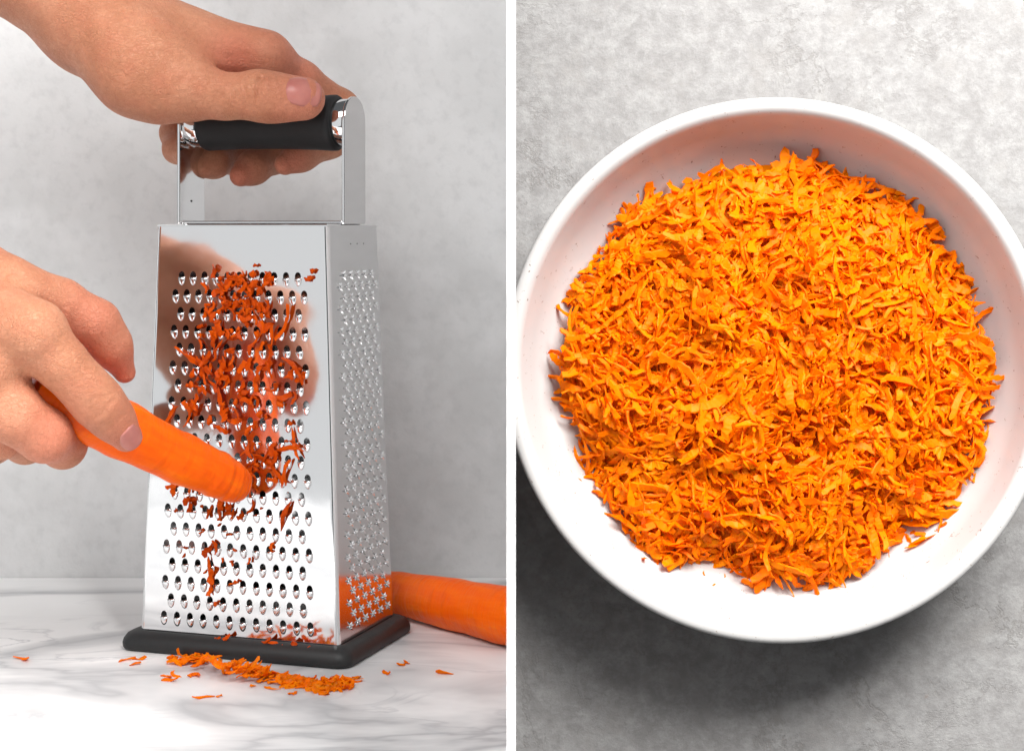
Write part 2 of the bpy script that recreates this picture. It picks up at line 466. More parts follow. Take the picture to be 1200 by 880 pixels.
# rubber foot: rounded rectangle loft
def rrect(a, b, r, n=6):
    pts = []
    for cx, cy, a0 in ((a - r, b - r, 0), (-a + r, b - r, 90), (-a + r, -b + r, 180), (a - r, -b + r, 270)):
        for k in range(n + 1):
            q = math.radians(a0 + 90 * k / n); pts.append((cx + r * math.cos(q), cy + r * math.sin(q)))
    return pts
v, f = [], []
prof = [(0.0052, 0.0), (0.0060, 0.0004), (0.0065, 0.0014), (0.0066, 0.0030), (0.0062, 0.0048), (0.0050, 0.0066), (0.0036, 0.0074), (0.0012, 0.0079), (0.0004, 0.0078), (0.0003, 0.0060), (-0.004, 0.0058)]
for e, z in prof:
    for x, y in rrect(A0 + e, B0 + e, 0.0045 + max(0, e) * 0.2): v.append((x, y, z))
n = 28
for i in range(len(prof) - 1):
    for k in range(n):
        k2 = (k + 1) % n; f.append((i * n + k, i * n + k2, (i + 1) * n + k2, (i + 1) * n + k))
mesh_obj('rubber_foot', v, f, M['rubber'], grater, True)

# handle: two rounded plates, tie strip and grip
GRZ = 0.2180; GRR = 0.0118
def plate(x, th, half):
    ol = [(-half, Z1 + 0.0012), (half, Z1 + 0.0012)]
    for k in range(17):
        q = math.pi * k / 16; ol.append((half * math.cos(q), GRZ + half * math.sin(q)))
    v = [(x - th / 2, y, z) for y, z in ol] + [(x + th / 2, y, z) for y, z in ol]
    n = len(ol); f = [tuple(range(n))[::-1], tuple(range(n, 2 * n))]
    for k in range(n): f.append((k, (k + 1) % n, n + (k + 1) % n, n + k))
    return v, f
for x in (-0.0372, 0.0388):
    v, f = plate(x, 0.0014, 0.0108)
    pl = bevel(mesh_obj('handle_plate', v, f, M['satin'] if x > 0 else M['steel'], grater), 0.0003, 2)
v, f = box((-0.0364, -0.0100, Z1 + 0.0012), (0.0380, 0.0100, Z1 + 0.0024))
bevel(mesh_obj('tie_strip', v, f, M['steel'], grater), 0.0004)
def along_x(profile, n=48):
    v, f = lathe([(r, x) for x, r in profile], n)
    return [(z, x, y + GRZ) for x, y, z in v], f
v, f = along_x([(-0.0306, 0.004), (-0.0306, 0.0093), (-0.0300, 0.0104), (-0.0285, 0.0109), (-0.022, 0.0106), (-0.010, 0.0104), (0.006, 0.0106), (0.022, 0.0112), (0.0290, 0.0117), (0.0310, 0.0117), (0.0318, 0.0112), (0.0320, 0.0100), (0.0320, 0.004)])
mesh_obj('grip', v, f, M['grip'], grater, True)
for x0, x1 in ((-0.0365, -0.0304), (0.0318, 0.0381)):
    v, f = along_x([(x0, 0.0094), (x0 + 0.0006, 0.0098), (x1 - 0.0006, 0.0098), (x1, 0.0094)])
    mesh_obj('collar', v, f, M['steel'], grater, True)
v, f = lathe([(0.00001, 0.0003), (0.0004, 0.0003), (0.0005, 0)], 10)
m = Matrix.Translation((-0.0365, -0.001, Z1 + 0.011)) @ Matrix.Rotation(math.pi / 2, 4, 'Y')
inst('rivet', mesh_data('rivet', v, f, M['dark'], True), grater, m)

# ------------------------------------------------------------------ carrots
def carrot_mesh(pts, radii, seed, n=28, sub=10, cap0=True, cap1=True, wob=0.045):
    """tube through points with smooth radii; local frame is world"""
    r_ = random.Random(seed)
    pts = [np.array(p) for p in pts]; rings = []
    cen, rad = [], []
    for i in range(len(pts) - 1):
        p0 = pts[max(i - 1, 0)]; p1 = pts[i]; p2 = pts[i + 1]; p3 = pts[min(i + 2, len(pts) - 1)]
        for k in range(sub):
            t = k / sub
            cen.append(0.5 * ((2 * p1) + (-p0 + p2) * t + (2 * p0 - 5 * p1 + 4 * p2 - p3) * t * t + (-p0 + 3 * p1 - 3 * p2 + p3) * t ** 3))
            u = t * t * (3 - 2 * t); rad.append(radii[i] * (1 - u) + radii[i + 1] * u)
    cen.append(pts[-1]); rad.append(radii[-1])
    ph = [r_.uniform(0, 6.28) for _ in range(8)]
    v, f = [], []
    for i, (c, r) in enumerate(zip(cen, rad)):
        d = cen[min(i + 1, len(cen) - 1)] - cen[max(i - 1, 0)]; d = d / np.linalg.norm(d)
        a = np.cross(d, [0, 0, 1.0]); a /= np.linalg.norm(a); b = np.cross(a, d)
        for k in range(n):
            q = 2 * math.pi * k / n
            w = 1 + wob * (0.5 * math.sin(3 * q + ph[0] + i * .05) + 0.4 * math.sin(5 * q + ph[1] - i * .09) + 0.5 * math.sin(i * 0.55 + ph[2]) + 0.35 * math.sin(i * 1.2 + q * 2 + ph[3]))
            v.append(tuple(c + (a * math.cos(q) + b * math.sin(q)) * r * w))
    m = len(cen)
    for i in range(m - 1):
        for k in range(n):
            k2 = (k + 1) % n; f.append((i * n + k, i * n + k2, (i + 1) * n + k2, (i + 1) * n + k))
    f.append(tuple(range(n))[::-1]); f.append(tuple(range((m - 1) * n, m * n)))
    return v, f

CA = [P(36, 452, 0.628), P(70, 472, 0.634), P(130, 498, 0.648), P(200, 533, 0.665), P(246, 553, 0.676), P(264, 561.5, 0.6805), P(276, 567, 0.6835), P(284, 570, 0.6853), P(288.5, 571.5, 0.6864)]
v, f = carrot_mesh(CA, [0.0110, 0.0113, 0.0110, 0.0101, 0.0093, 0.0087, 0.0077, 0.0061, 0.0038], 3)
# local frame with z along the carrot so the streaks follow it
def local_axis_obj(name, v, f, mat, p0, p1, smooth=True):
    d = (Vector(p1) - Vector(p0)).normalized()
    q = d.to_track_quat('Z', 'Y').to_matrix().to_4x4(); m = Matrix.Translation(Vector(p0)) @ q
    mi = m.inverted()
    o = mesh_obj(name, [mi @ Vector(x) for x in v], f, mat, None, smooth); o.matrix_world = m
    return o
o = local_axis_obj('carrot', v, f, M['carrot'], CA[0], CA[-1])
tag(o, 'peeled carrot held in the hand, its worn tip pressed on the grater', 'carrot')

CB = [(0.0200, 0.690, 0.0124), (-0.0005, 0.713, 0.0120), (-0.020, 0.7345, 0.0113), (-0.046, 0.762, 0.0102), (-0.066, 0.783, 0.0086), (-0.084, 0.803, 0.0066), (-0.094, 0.814, 0.0042)]
v, f = carrot_mesh(CB, [0.0124, 0.0119, 0.0112, 0.0098, 0.0083, 0.0062, 0.0030], 8, wob=0.025)
bm = bmesh.new()
bv = [bm.verts.new(x) for x in v]
for q in f: bm.faces.new([bv[i] for i in q])
r = bmesh.ops.bisect_plane(bm, geom=bm.verts[:] + bm.edges[:] + bm.faces[:], plane_co=(-0.0019, 0, 0), plane_no=(1, 0, 0), clear_outer=True)
bmesh.ops.contextual_create(bm, geom=[e for e in r['geom_cut'] if isinstance(e, bmesh.types.BMEdge)])
bm.verts.ensure_lookup_table(); bm.verts.index_update()
v2 = [tuple(x.co) for x in bm.verts]; f2 = [tuple(x.index for x in q.verts) for q in bm.faces]; bm.free()
zmin = min(x[2] for x in v2); v2 = [(x, y, z - zmin + 0.0001) for x, y, z in v2]
o = local_axis_obj('carrot', v2, f2, M['carrot'], CB[1], CB[-1])
tag(o, 'whole peeled carrot lying on the marble behind the grater', 'carrot')

# ------------------------------------------------------------------ hands: smooth implicit surfaces turned into one mesh each
def seg_dist(X, a, b, ra, rb):
    a = np.array(a, dtype=np.float32); b = np.array(b, dtype=np.float32); ab = b - a
    t = np.clip(((X - a) @ ab) / max(float(ab @ ab), 1e-12), 0, 1)
    d = np.sqrt((((X - a) - t[..., None] * ab) ** 2).sum(-1))
    return d - (ra + (rb - ra) * t)
def smin(a, b, k):
    h = np.clip(0.5 + 0.5 * (b - a) / k, 0, 1)
    return b + (a - b) * h - k * h * (1 - h)

class Field:
    def __init__(s, lo, hi, h):
        s.lo = np.array(lo, dtype=np.float32); s.h = h
        s.n = np.ceil((np.array(hi) - np.array(lo)) / h).astype(int) + 1
        ax = [s.lo[i] + h * np.arange(s.n[i], dtype=np.float32) for i in range(3)]
        s.X = np.stack(np.meshgrid(*ax, indexing='ij'), -1)
    def slc(s, pts, pad):
        p = np.array(pts); l = np.floor((p.min(0) - pad - s.lo) / s.h).astype(int); u = np.ceil((p.max(0) + pad - s.lo) / s.h).astype(int) + 1
        l = np.clip(l, 0, s.n); u = np.clip(u, 0, s.n)
        return tuple(slice(a, b) for a, b in zip(l, u))
    def group(s, prims, k):
        D = np.full(s.n, 0.05, dtype=np.float32)
        for a, b, ra, rb in prims:
            sl = s.slc([a, b], max(ra, rb) + 0.020)
            if min(x.stop - x.start for x in sl) <= 0: continue
            D[sl] = smin(D[sl], seg_dist(s.X[sl], a, b, ra, rb), k)
        return D
    def groove(s, D, line, width, depth):
        sl = s.slc(line, width * 5)
        if min(x.stop - x.start for x in sl) <= 0: return
        d = None
        for a, b in zip(line[:-1], line[1:]):
            sq = np.array((1, 0.3, 1), dtype=np.float32); q = seg_dist(s.X[sl] * sq, np.array(a) * sq, np.array(b) * sq, 0, 0); d = q if d is None else np.minimum(d, q)
        D[sl] = D[sl] + depth * np.exp(-(d / width) ** 2)

def surface_nets(V, lo, h):
    ins = V < 0
    nx, ny, nz = [k - 1 for k in V.shape]
    cs = [(i, j, k) for i in (0, 1) for j in (0, 1) for k in (0, 1)]
    cnt = np.zeros((nx, ny, nz), dtype=np.int8)
    for i, j, k in cs: cnt += ins[i:nx + i, j:ny + j, k:nz + k]
    act = (cnt > 0) & (cnt < 8); idx = np.argwhere(act)
    acc = np.zeros((len(idx), 3)); num = np.zeros(len(idx))
    for a in cs:
        for ax in range(3):
            if a[ax]: continue
            b = list(a); b[ax] = 1
            ia = idx + np.array(a); ib = idx + np.array(b)
            va = V[tuple(ia.T)]; vb = V[tuple(ib.T)]
            m = (va < 0) != (vb < 0)
            t = np.where(m, va / np.where(m, va - vb, 1), 0)
            p = np.array(a, dtype=float)[None].repeat(len(idx), 0); p[:, ax] += t
            acc += p * m[:, None]; num += m
    verts = lo + h * (idx + acc / num[:, None])
    ids = np.full((nx, ny, nz), -1); ids[act] = np.arange(len(idx))
    faces = []
    for ax in range(3):
        o1, o2 = [(1, 2), (2, 0), (0, 1)][ax]
        sl0 = [slice(None)] * 3; sl1 = [slice(None)] * 3
        sl0[ax] = slice(0, -1); sl1[ax] = slice(1, None)
        A, B = ins[tuple(sl0)], ins[tuple(sl1)]
        for sign in (0, 1):
            e = np.argwhere((A & ~B) if sign == 0 else (~A & B))
            e = e[(e[:, o1] >= 1) & (e[:, o2] >= 1) & (e[:, o1] < ids.shape[o1]) & (e[:, o2] < ids.shape[o2]) & (e[:, ax] < ids.shape[ax])]
            q = []
            for d1, d2 in ((1, 1), (0, 1), (0, 0), (1, 0)):
                c = e.copy(); c[:, o1] -= d1; c[:, o2] -= d2; q.append(ids[tuple(c.T)])
            q = np.stack(q, 1)
            q = q[(q >= 0).all(1)]
            faces.append(q if sign == 0 else q[:, ::-1])
    return verts, np.concatenate(faces)

def hand_object(name, palm, digits, grooves, flush, pad=0.012, h=0.0009, k_palm=0.014, clip=None):
    pts = np.array([p for g_ in [palm] + [d[0] for d in digits] for a, b, ra, rb in g_ for p in (a, b)])
    lo, hi = pts.min(0) - 0.03, pts.max(0) + 0.03
    if clip: lo = np.maximum(lo, clip[0]); hi = np.minimum(hi, clip[1])
    fld = Field(lo, hi, h)
    D0 = fld.group(palm, k_palm)
    D = D0.copy()
    for prims, k_in, k_join in digits:
        Dd = smin(D0, fld.group(prims, k_in), k_join)
        D = smin(D, Dd, 0.0008)
    for line, w, dep in grooves: fld.groove(D, line, w, dep)
    # close the cut end of the arm
    D[0] = D[-1] = 0.01; D[:, 0] = D[:, -1] = 0.01; D[:, :, 0] = D[:, :, -1] = 0.01
    v, f = surface_nets(D, fld.lo.astype(float), h)
    fl = np.zeros(len(v))
    for p, r in flush: fl = np.maximum(fl, np.exp(-(((v - np.array(p)) ** 2).sum(1)) / (r * r)))
    c = v.mean(0)
    o = mesh_obj(name, v - c, [tuple(q) for q in f.tolist()], M['skin'], None, True); o.location = c
    at = o.data.attributes.new('flush', 'FLOAT', 'POINT'); at.data.foreach_set('value', fl.astype(np.float32))
    return o

def nail_obj(parent, centre, along, normal, length, width):
    """nail plate laid on the finger surface, outline a rounded rectangle, built in the hand's frame"""
    tree = BVHTree.FromPolygons([x.co for x in parent.data.vertices], [tuple(p.vertices) for p in parent.data.polygons])
    d = Vector(along).normalized(); nrm = Vector(normal); nrm = (nrm - d * nrm.dot(d)).normalized(); sd = d.cross(nrm)
    c = Vector(centre) - parent.location
    nu, nv = 14, 14; H = {}
    for j in range(nv + 1):
        for i in range(nu + 1):
            x, y = -1 + 2 * i / nu, -1 + 2 * j / nv
            X = x * math.sqrt(max(0, 1 - 0.40 * y * y)); Y = y * math.sqrt(max(0, 1 - 0.34 * x * x))
            q = c + d * (Y * length / 2) + sd * (X * width / 2)
            hit = tree.ray_cast(q + nrm * 0.03, -nrm)[0]
            H[i, j] = (x, y, X, Y, q, (hit - q).dot(nrm) if hit else None)
    ok = [(X, Y, hh) for x, y, X, Y, q, hh in H.values() if hh is not None]
    A = np.array([(1, X, Y, X * X, Y * Y) for X, Y, _ in ok]); co = np.linalg.lstsq(A, np.array([k[2] for k in ok]), rcond=None)[0]
    v, f = [], []
    for layer in (0.00042, -0.0008):
        for j in range(nv + 1):
            for i in range(nu + 1):
                x, y, X, Y, q, hh = H[i, j]
                e = max(abs(x), abs(y))
                z = float(co @ np.array((1, X, Y, X * X, Y * Y))) + layer
                z -= 0.00035 * e ** 6 if layer > 0 and y < 0.8 else 0
                v.append(q + nrm * z)
    m = nu + 1; n2 = m * (nv + 1)
    for j in range(nv):
        for i in range(nu):
            q = (j * m + i, j * m + i + 1, (j + 1) * m + i + 1, (j + 1) * m + i)
            f.append(q); f.append(tuple(x + n2 for x in q[::-1]))
    ring = [i for i in range(m)] + [j * m + nu for j in range(1, m)] + [nv * m + i for i in range(nu - 1, -1, -1)] + [j * m for j in range(nv - 1, 0, -1)]
    for a, b in zip(ring, ring[1:] + ring[:1]): f.append((b, a, a + n2, b + n2))
    return mesh_obj('nail', v, f, M['nail'], parent, True)

def chain(pts, rad): return [(pts[i], pts[i + 1], rad[i], rad[i + 1]) for i in range(len(pts) - 1)]

# --- hand on the handle
W = P(112, 22, 0.722)
thM, thI, thT = P(226, 108, 0.6985), P(303, 112, 0.6945), P(357, 115, 0.6945)
iM, mM, rM, pM = P(312, 72, 0.722), P(296, 70, 0.743), P(268, 84, 0.760), P(240, 100, 0.774)
palm = [(P(-80, -92, 0.735), P(40, -32, 0.727), 0.0235, 0.0195), (P(40, -32, 0.727), W, 0.0195, 0.0172),
        (P(120, 30, 0.708), P(165, 82, 0.700), 0.0150, 0.0150),
        (W, P(200, 58, 0.716), 0.0170, 0.0145), (P(200, 58, 0.716), iM, 0.0140, 0.0098),
        (W, mM, 0.0165, 0.0100), (W, rM, 0.0160, 0.0095), (W, pM, 0.0150, 0.0090),
        (P(165, 80, 0.702), P(215, 92, 0.706), 0.0150, 0.0115),
        (P(190, 95, 0.720), P(240, 100, 0.745), 0.013, 0.011),
        (P(150, 20, 0.7135), P(308, 60, 0.7165), 0.0035, 0.0050), (P(165, 52, 0.7005), P(228, 96, 0.6915), 0.0030, 0.0040), (P(60, -20, 0.709), P(165, 52, 0.7005), 0.0035, 0.0030),
        (P(70, -10, 0.718), P(165, 80, 0.7005), 0.0165, 0.0150)]
thumb = chain([P(165, 82, 0.700), P(195, 103, 0.699), thM, P(264, 113, 0.696), thI, P(325, 114, 0.6945), thT], [0.0150, 0.0130, 0.0108, 0.0088, 0.0095, 0.0084, 0.0074])
thumb += chain([P(318, 117, 0.6940), P(354, 117, 0.6945)], [0.0082, 0.0078])
index = chain([iM, P(352, 96, 0.734), P(398, 128, 0.750), P(386, 164, 0.745), P(352, 182, 0.734), P(334, 193, 0.729)], [0.0098, 0.0086, 0.0082, 0.0076, 0.0068, 0.0046])
middle = chain([mM, P(345, 115, 0.764), P(340, 165, 0.764), P(322, 181, 0.755), P(296, 197, 0.742), P(282, 206, 0.736)], [0.0100, 0.0088, 0.0082, 0.0080, 0.0070, 0.0048])
ring = chain([rM, P(290, 115, 0.778), P(285, 168, 0.775), P(272, 182, 0.764), P(250, 190, 0.748), P(238, 196, 0.742)], [0.0095, 0.0084, 0.0080, 0.0078, 0.0068, 0.0048])
pinky = chain([pM, P(215, 130, 0.782), P(206, 156, 0.776), P(208, 175, 0.766), P(226, 186, 0.752)], [0.0088, 0.0072, 0.0066, 0.0060, 0.0050])
gr = []
for x, w in ((279, .5), (287, 1.0), (294, 0.8), (301, 1.5), (309, 1.0), (318, .7)):      # creases over the thumb joint
    gr.append(([P(x + 5 - (x % 5), 92 + (x % 4), 0.6885), P(x - 1, 103, 0.6868), P(x + (x % 3), 115, 0.6862), P(x - 2 + (x % 4), 127 - (x % 7), 0.6885)], 0.0009, 0.0011 * w))
gr.append(([P(212, 66, 0.704), P(232, 78, 0.700), P(262, 85, 0.702), P(292, 88, 0.706)], 0.0020, 0.0016))
gr.append(([P(210, 100, 0.6865), P(222, 92, 0.688)], 0.0013, 0.0004))
for x in (244, 256, 268, 279, 289): gr.append(([P(x, 66, 0.7065), P(x + 3, 84, 0.702)], 0.0018, 0.00035))
for x in (160, 172): gr.append(([P(x, 96, 0.686), P(x + 8, 120, 0.688)], 0.0014, 0.0003))
for x in (300, 309, 318): gr.append(([P(x - 4, 48, 0.716), P(x, 58, 0.712)], 0.0011, 0.0005))
for y in (92, 100, 108): gr.append(([P(196, y + 6, 0.687), P(214, y, 0.687), P(232, y - 6, 0.688)], 0.0010, 0.00035))
fl = [(thT, 0.013), (iM, 0.016), (P(335, 82, 0.725), 0.02), (P(275, 78, 0.708), 0.015), (P(340, 192, 0.722), 0.012), (P(275, 205, 0.73), 0.012)]
hand = hand_object('hand', palm, [(thumb, 0.005, 0.009), (index, 0.004, 0.007), (middle, 0.004, 0.007), (ring, 0.004, 0.007), (pinky, 0.004, 0.007)], gr, fl)
tag(hand, 'bare hand and wrist gripping the black handle from above, thumb along it', 'hand')
nail_obj(hand, thT, P(380, 117, 0.694) - P(330, 113, 0.694), Vector((0.10, -1.0, 0.30)), 0.0146, 0.0126)

# --- hand holding the carrot
W2 = P(-120, 345, 0.640)
i0 = P(38, 392, 0.612)
palm2 = [(P(-300, 270, 0.66), W2, 0.026, 0.021), (W2, i0, 0.0200, 0.0125), (W2, P(-10, 436, 0.616), 0.0195, 0.0114), (W2, P(-22, 455, 0.622), 0.019, 0.0115), (W2, P(-48, 480, 0.632), 0.018, 0.011),
         (W2, P(-30, 330, 0.640), 0.019, 0.0135), (P(-30, 332, 0.640), P(22, 352, 0.636), 0.0135, 0.0105),
         (P(-90, 345, 0.622), P(34, 386, 0.6045), 0.0035, 0.0050), (P(-90, 365, 0.620), P(-12, 430, 0.6065), 0.0035, 0.0045)]
index2 = chain([i0, P(72, 426, 0.6145), P(98, 453, 0.6175), P(116, 473, 0.6205), P(132, 491, 0.6255), P(148, 511, 0.6305)], [0.0110, 0.0087, 0.0082, 0.0085, 0.0072, 0.0058])
thumb2 = chain([P(15, 342, 0.638), P(70, 358, 0.646), P(112, 380, 0.650), P(130, 405, 0.654), P(146, 436, 0.660)], [0.0110, 0.0092, 0.0085, 0.0070, 0.0043])
middle2 = chain([P(-10, 436, 0.616), P(20, 488, 0.614), P(52, 510, 0.620), P(74, 522, 0.642), P(92, 500, 0.658)], [0.0112, 0.0094, 0.0090, 0.0078, 0.0066])
ring2 = chain([P(-22, 455, 0.622), P(-12, 490, 0.620), P(2, 508, 0.628), P(30, 518, 0.650), P(48, 490, 0.662)], [0.0113, 0.0094, 0.0084, 0.0074, 0.0062])
pinky2 = chain([P(-48, 480, 0.632), P(-45, 515, 0.632), P(-30, 530, 0.642), P(-5, 525, 0.660)], [0.0105, 0.0084, 0.0076, 0.0062])
gr2 = [([P(124 + k, 458 + k, 0.614), P(104 + k, 478 + k, 0.612)], 0.0009, 0.0006) for k in (-9, -2, 4, 10)] + [([P(143 + k, 484 + k, 0.620), P(126 + k, 500 + k, 0.618)], 0.0008, 0.0005) for k in (-3, 2)] + [
       ([P(50, 352, 0.633), P(75, 385, 0.628), P(95, 400, 0.634)], 0.0020, 0.0012)]
fl2 = [(P(147, 510, 0.63), 0.014), (P(140, 430, 0.66), 0.022), (P(60, 510, 0.62), 0.016), (P(100, 380, 0.648), 0.016)]
hand2 = hand_object('hand', palm2, [(index2, 0.005, 0.004), (thumb2, 0.006, 0.009), (middle2, 0.005, 0.004), (ring2, 0.005, 0.004), (pinky2, 0.005, 0.005)], gr2, fl2, k_palm=0.009)
tag(hand2, 'bare hand holding the peeled carrot, index finger laid along it', 'hand')
nail_obj(hand2, P(144, 507, 0.6295), P(147, 510, 0.6305) - P(122, 480, 0.622), Vector((0.55, -0.85, 0.02)), 0.0108, 0.0090)

# ------------------------------------------------------------------ carrot shreds
def shred_verts(r_, L, w, th, seg=6):
    """a torn strip: uneven four-sided section, ragged edges and ends; lies about the xy plane along x"""
    bend = r_.gauss(0, 0.5); lift = r_.gauss(0.05, 0.35); tw = r_.gauss(0, 0.8); s2 = r_.gauss(0, 0.9); s3 = r_.gauss(0, 0.7)
    v, f = [], []
    e0, e1 = r_.uniform(.1, 1.0), r_.uniform(.1, .9)
    k0, k1 = r_.uniform(2, 7), r_.uniform(2, 7)
    for i in range(seg + 1):
        t = i / seg - 0.5
        env = min(1, e0 + (i / seg) * k0) * min(1, e1 + (1 - i / seg) * k1)
        l, r = w * env * r_.uniform(.26, .66), w * env * r_.uniform(.26, .66); hh = th * (0.55 + 0.45 * env) * r_.uniform(.75, 1.25)
        cx, cy, cz = L * t, bend * L * (t * t - .08) + s2 * L * (t ** 3 - .15 * t), lift * L * (t * t - .08) + s3 * L * (t ** 3 - .15 * t) + r_.uniform(-.06, .06) * w
        a = tw * t * 2; ca, sa = math.cos(a), math.sin(a)
        for yy, zz in ((-l, -hh / 2), (r, -hh * .42), (r * .8, hh / 2), (-l * .82, hh * .45)):
            v.append((cx + r_.uniform(-.03, .03) * L, cy + yy * ca - zz * sa, cz + yy * sa + zz * ca))
    for i in range(seg):
        for k in range(4):
            k2 = (k + 1) % 4; f.append((i * 4 + k, i * 4 + k2, i * 4 + 4 + k2, i * 4 + 4 + k))
    f.append((3, 2, 1, 0)); f.append((seg * 4, seg * 4 + 1, seg * 4 + 2, seg * 4 + 3))
    return v, f

class Scatter:
    """collects shreds; the largest become objects of their own, the rest one mesh of scraps"""
    def __init__(s): s.items = []
    def add(s, mesh, m, label=None): s.items.append((mesh, m, label))
    def flush(s, keep, label, group, stuff_label, mat='shred'):
        def size(it):
            a = np.array([x.co for x in it[0].vertices]); return float(np.prod(np.sort(np.ptp(a, axis=0))[1:]))
        s.items.sort(key=size, reverse=True)
        for mesh, m, lb in s.items[:keep]:
            o = inst('carrot_shred', mesh); o.matrix_world = m; tag(o, lb or label, 'carrot shred', group + ('' if not lb else ', ' + lb.split(' ', 3)[-1]))
        V, Fc, tone = [], [], []
        for mesh, m, lb in s.items[keep:]:
            b = len(V); tn = rs.random()
            V += [m @ x.co for x in mesh.vertices]; Fc += [tuple(i + b for i in p.vertices) for p in mesh.polygons]; tone += [tn] * len(mesh.vertices)
        if V:
            o = mesh_obj('shredded_carrot', V, Fc, M[mat], None, True, True)
            at = o.data.attributes.new('tone', 'FLOAT', 'POINT'); at.data.foreach_set('value', np.array(tone, dtype=np.float32))
            tag(o, stuff_label, 'shredded carrot', kind='stuff')

rs = random.Random(11)
def shred_pool(n, L, w, th, mat='wet'):
    out = []
    for _ in range(n):
        v, f = shred_verts(rs, rs.uniform(*L), rs.uniform(*w), rs.uniform(*th)); out.append(mesh_data('carrot_shred', v, f, M[mat], False))
    return out

# ray from the lens through a pixel onto the front panel plane (world)
pA, pB, pC = GM @ ff(0, 0), GM @ ff(1, 0), GM @ ff(0, 1)
pn = (pB - pA).cross(pA - pC).normalized()
def on_front(px, py, off=0.0):
    d = P(px, py, 1.0) - Vector((0, 0, CAMZ)); o_ = Vector((0, 0, CAMZ))
    t = (pA + pn * off - o_).dot(pn) / d.dot(pn)
    return o_ + d * t
pex = (pB - pA).normalized(); pey = pn.cross(pex)
PF = Matrix(((pex.x, pey.x, pn.x, 0), (pex.y, pey.y, pn.y, 0), (pex.z, pey.z, pn.z, 0), (0, 0, 0, 1)))
pool_s = shred_pool(70, (0.0018, 0.0072), (0.0008, 0.0030), (0.0003, 0.0007))
pool_l = shred_pool(10, (0.010, 0.016), (0.0012, 0.0022), (0.0003, 0.0006))
pool_t = shred_pool(10, (0.0010, 0.0022), (0.0007, 0.0012), (0.0004, 0.0006))
SG = Scatter(); SM = Scatter()
LBG = 'damp shred of carrot stuck to the toothed front of the grater'
def front_shred(px, py, pool, ang=None, off=None):
    p = on_front(px, py, off if off is not None else rs.uniform(0.0011, 0.0020))
    a = ang if ang is not None else rs.uniform(0, math.pi)
    m = Matrix.Translation(p) @ PF @ Matrix.Rotation(a, 4, 'Z') @ Matrix.Rotation(rs.uniform(-.35, .35), 4, 'Y') @ Matrix.Rotation(rs.uniform(-.6, .6), 4, 'X')
    big = pool is pool_l
    if py < 362: lb = 'damp carrot shred in the thick clump over the top rows of teeth'
    elif py < 500: lb = ('long damp carrot strand' if big else 'damp carrot shred') + ' stuck across the middle rows of teeth above the held carrot'
    elif py < 572: lb = ('long damp carrot strand' if big else 'damp carrot shred') + ' stuck on the teeth beside the tip of the held carrot'
    else: lb = 'damp carrot shred stuck on the lower teeth below the held carrot'
    SG.add(rs.choice(pool), m, lb)
clumps = [(262, 330, 13, 12, 14), (285, 335, 16, 12, 20), (300, 328, 16, 8, 8), (265, 352, 20, 12, 14), (290, 365, 24, 14, 26), (248, 378, 14, 16, 14), (272, 392, 24, 14, 22),
          (305, 385, 14, 20, 12), (235, 420, 20, 20, 16), (270, 425, 26, 20, 24), (310, 425, 16, 24, 12), (345, 438, 9, 12, 7), (240, 455, 22, 14, 12), (280, 465, 26, 18, 18),
          (225, 475, 14, 10, 8), (265, 495, 24, 14, 12), (330, 465, 12, 16, 5), (300, 520, 10, 22, 10), (295, 548, 7, 12, 8), (340, 515, 10, 9, 3), (322, 545, 6, 22, 6), (230, 580, 20, 8, 4), (275, 600, 16, 10, 7)]
cnt = 0
for x, y, sx, sy, nn in clumps:
    for _ in range(nn if y < 360 else int(nn * .8)):
        front_shred(rs.gauss(x, sx * .7), rs.gauss(y, sy * .7), pool_s, rs.gauss(1.5, 0.8)); cnt += 1
for x, y, a in ((318, 395, 1.45), (316, 425, 1.6), (220, 418, -0.62), (245, 662, 1.8), (246, 690, 1.4), (252, 708, 1.75), (247, 675, 1.5), (333, 378, 1.2), (345, 432, -.8), (199, 487, 1.0), (325, 556, -0.9), (345, 520, -1.3), (338, 526, 0.1), (334, 558, 1.4), (333, 606, 1.2)):
    front_shred(x, y, pool_l if y < 640 else pool_s, a)
for x, y, a in ((200, 570, .2), (203, 576, 1.5), (222, 575, 1.4), (222, 592, 1.6), (206, 598, 1.2), (258, 590, 1.4), (257, 604, 1.5), (268, 602, .3), (284, 604, 1.3), (272, 684, 0.1), (276, 682, .2), (318, 640, 1.4), (292, 657, 1.2), (243, 645, .8), (252, 641, 1.9), (366, 318, 1.1), (362, 327, .4), (354, 440, .7), (348, 446, .2)):
    front_shred(x, y, pool_s, a)
for _ in range(34): front_shred(rs.uniform(205, 350), rs.uniform(590, 680) if rs.random() < .6 else rs.uniform(500, 600), pool_t, None, 0.0005)

for _ in range(16):      # ragged fringe on the grated tip of the carrot
    k = rs.random(); px, py = 243 + 48 * k, 533 + 22 * k + rs.uniform(-3, 3)
    SG.add(rs.choice(pool_s), Matrix.Translation(P(px, py, 0.673 + 0.0115 * k)) @ PF @ Matrix.Rotation(rs.gauss(-0.6, .5), 4, 'Z') @ Matrix.Rotation(rs.gauss(0, .5), 4, 'X'), 'ragged carrot shred clinging to the grated tip of the held carrot')
for _ in range(12): front_shred(rs.gauss(291, 4), rs.gauss(566, 13), pool_s, rs.gauss(1.5, .5), rs.uniform(.001, .003))
SG.flush(110, LBG, 'shreds stuck on the grater', 'fine scraps of carrot clinging to the toothed front of the grater', 'wet')

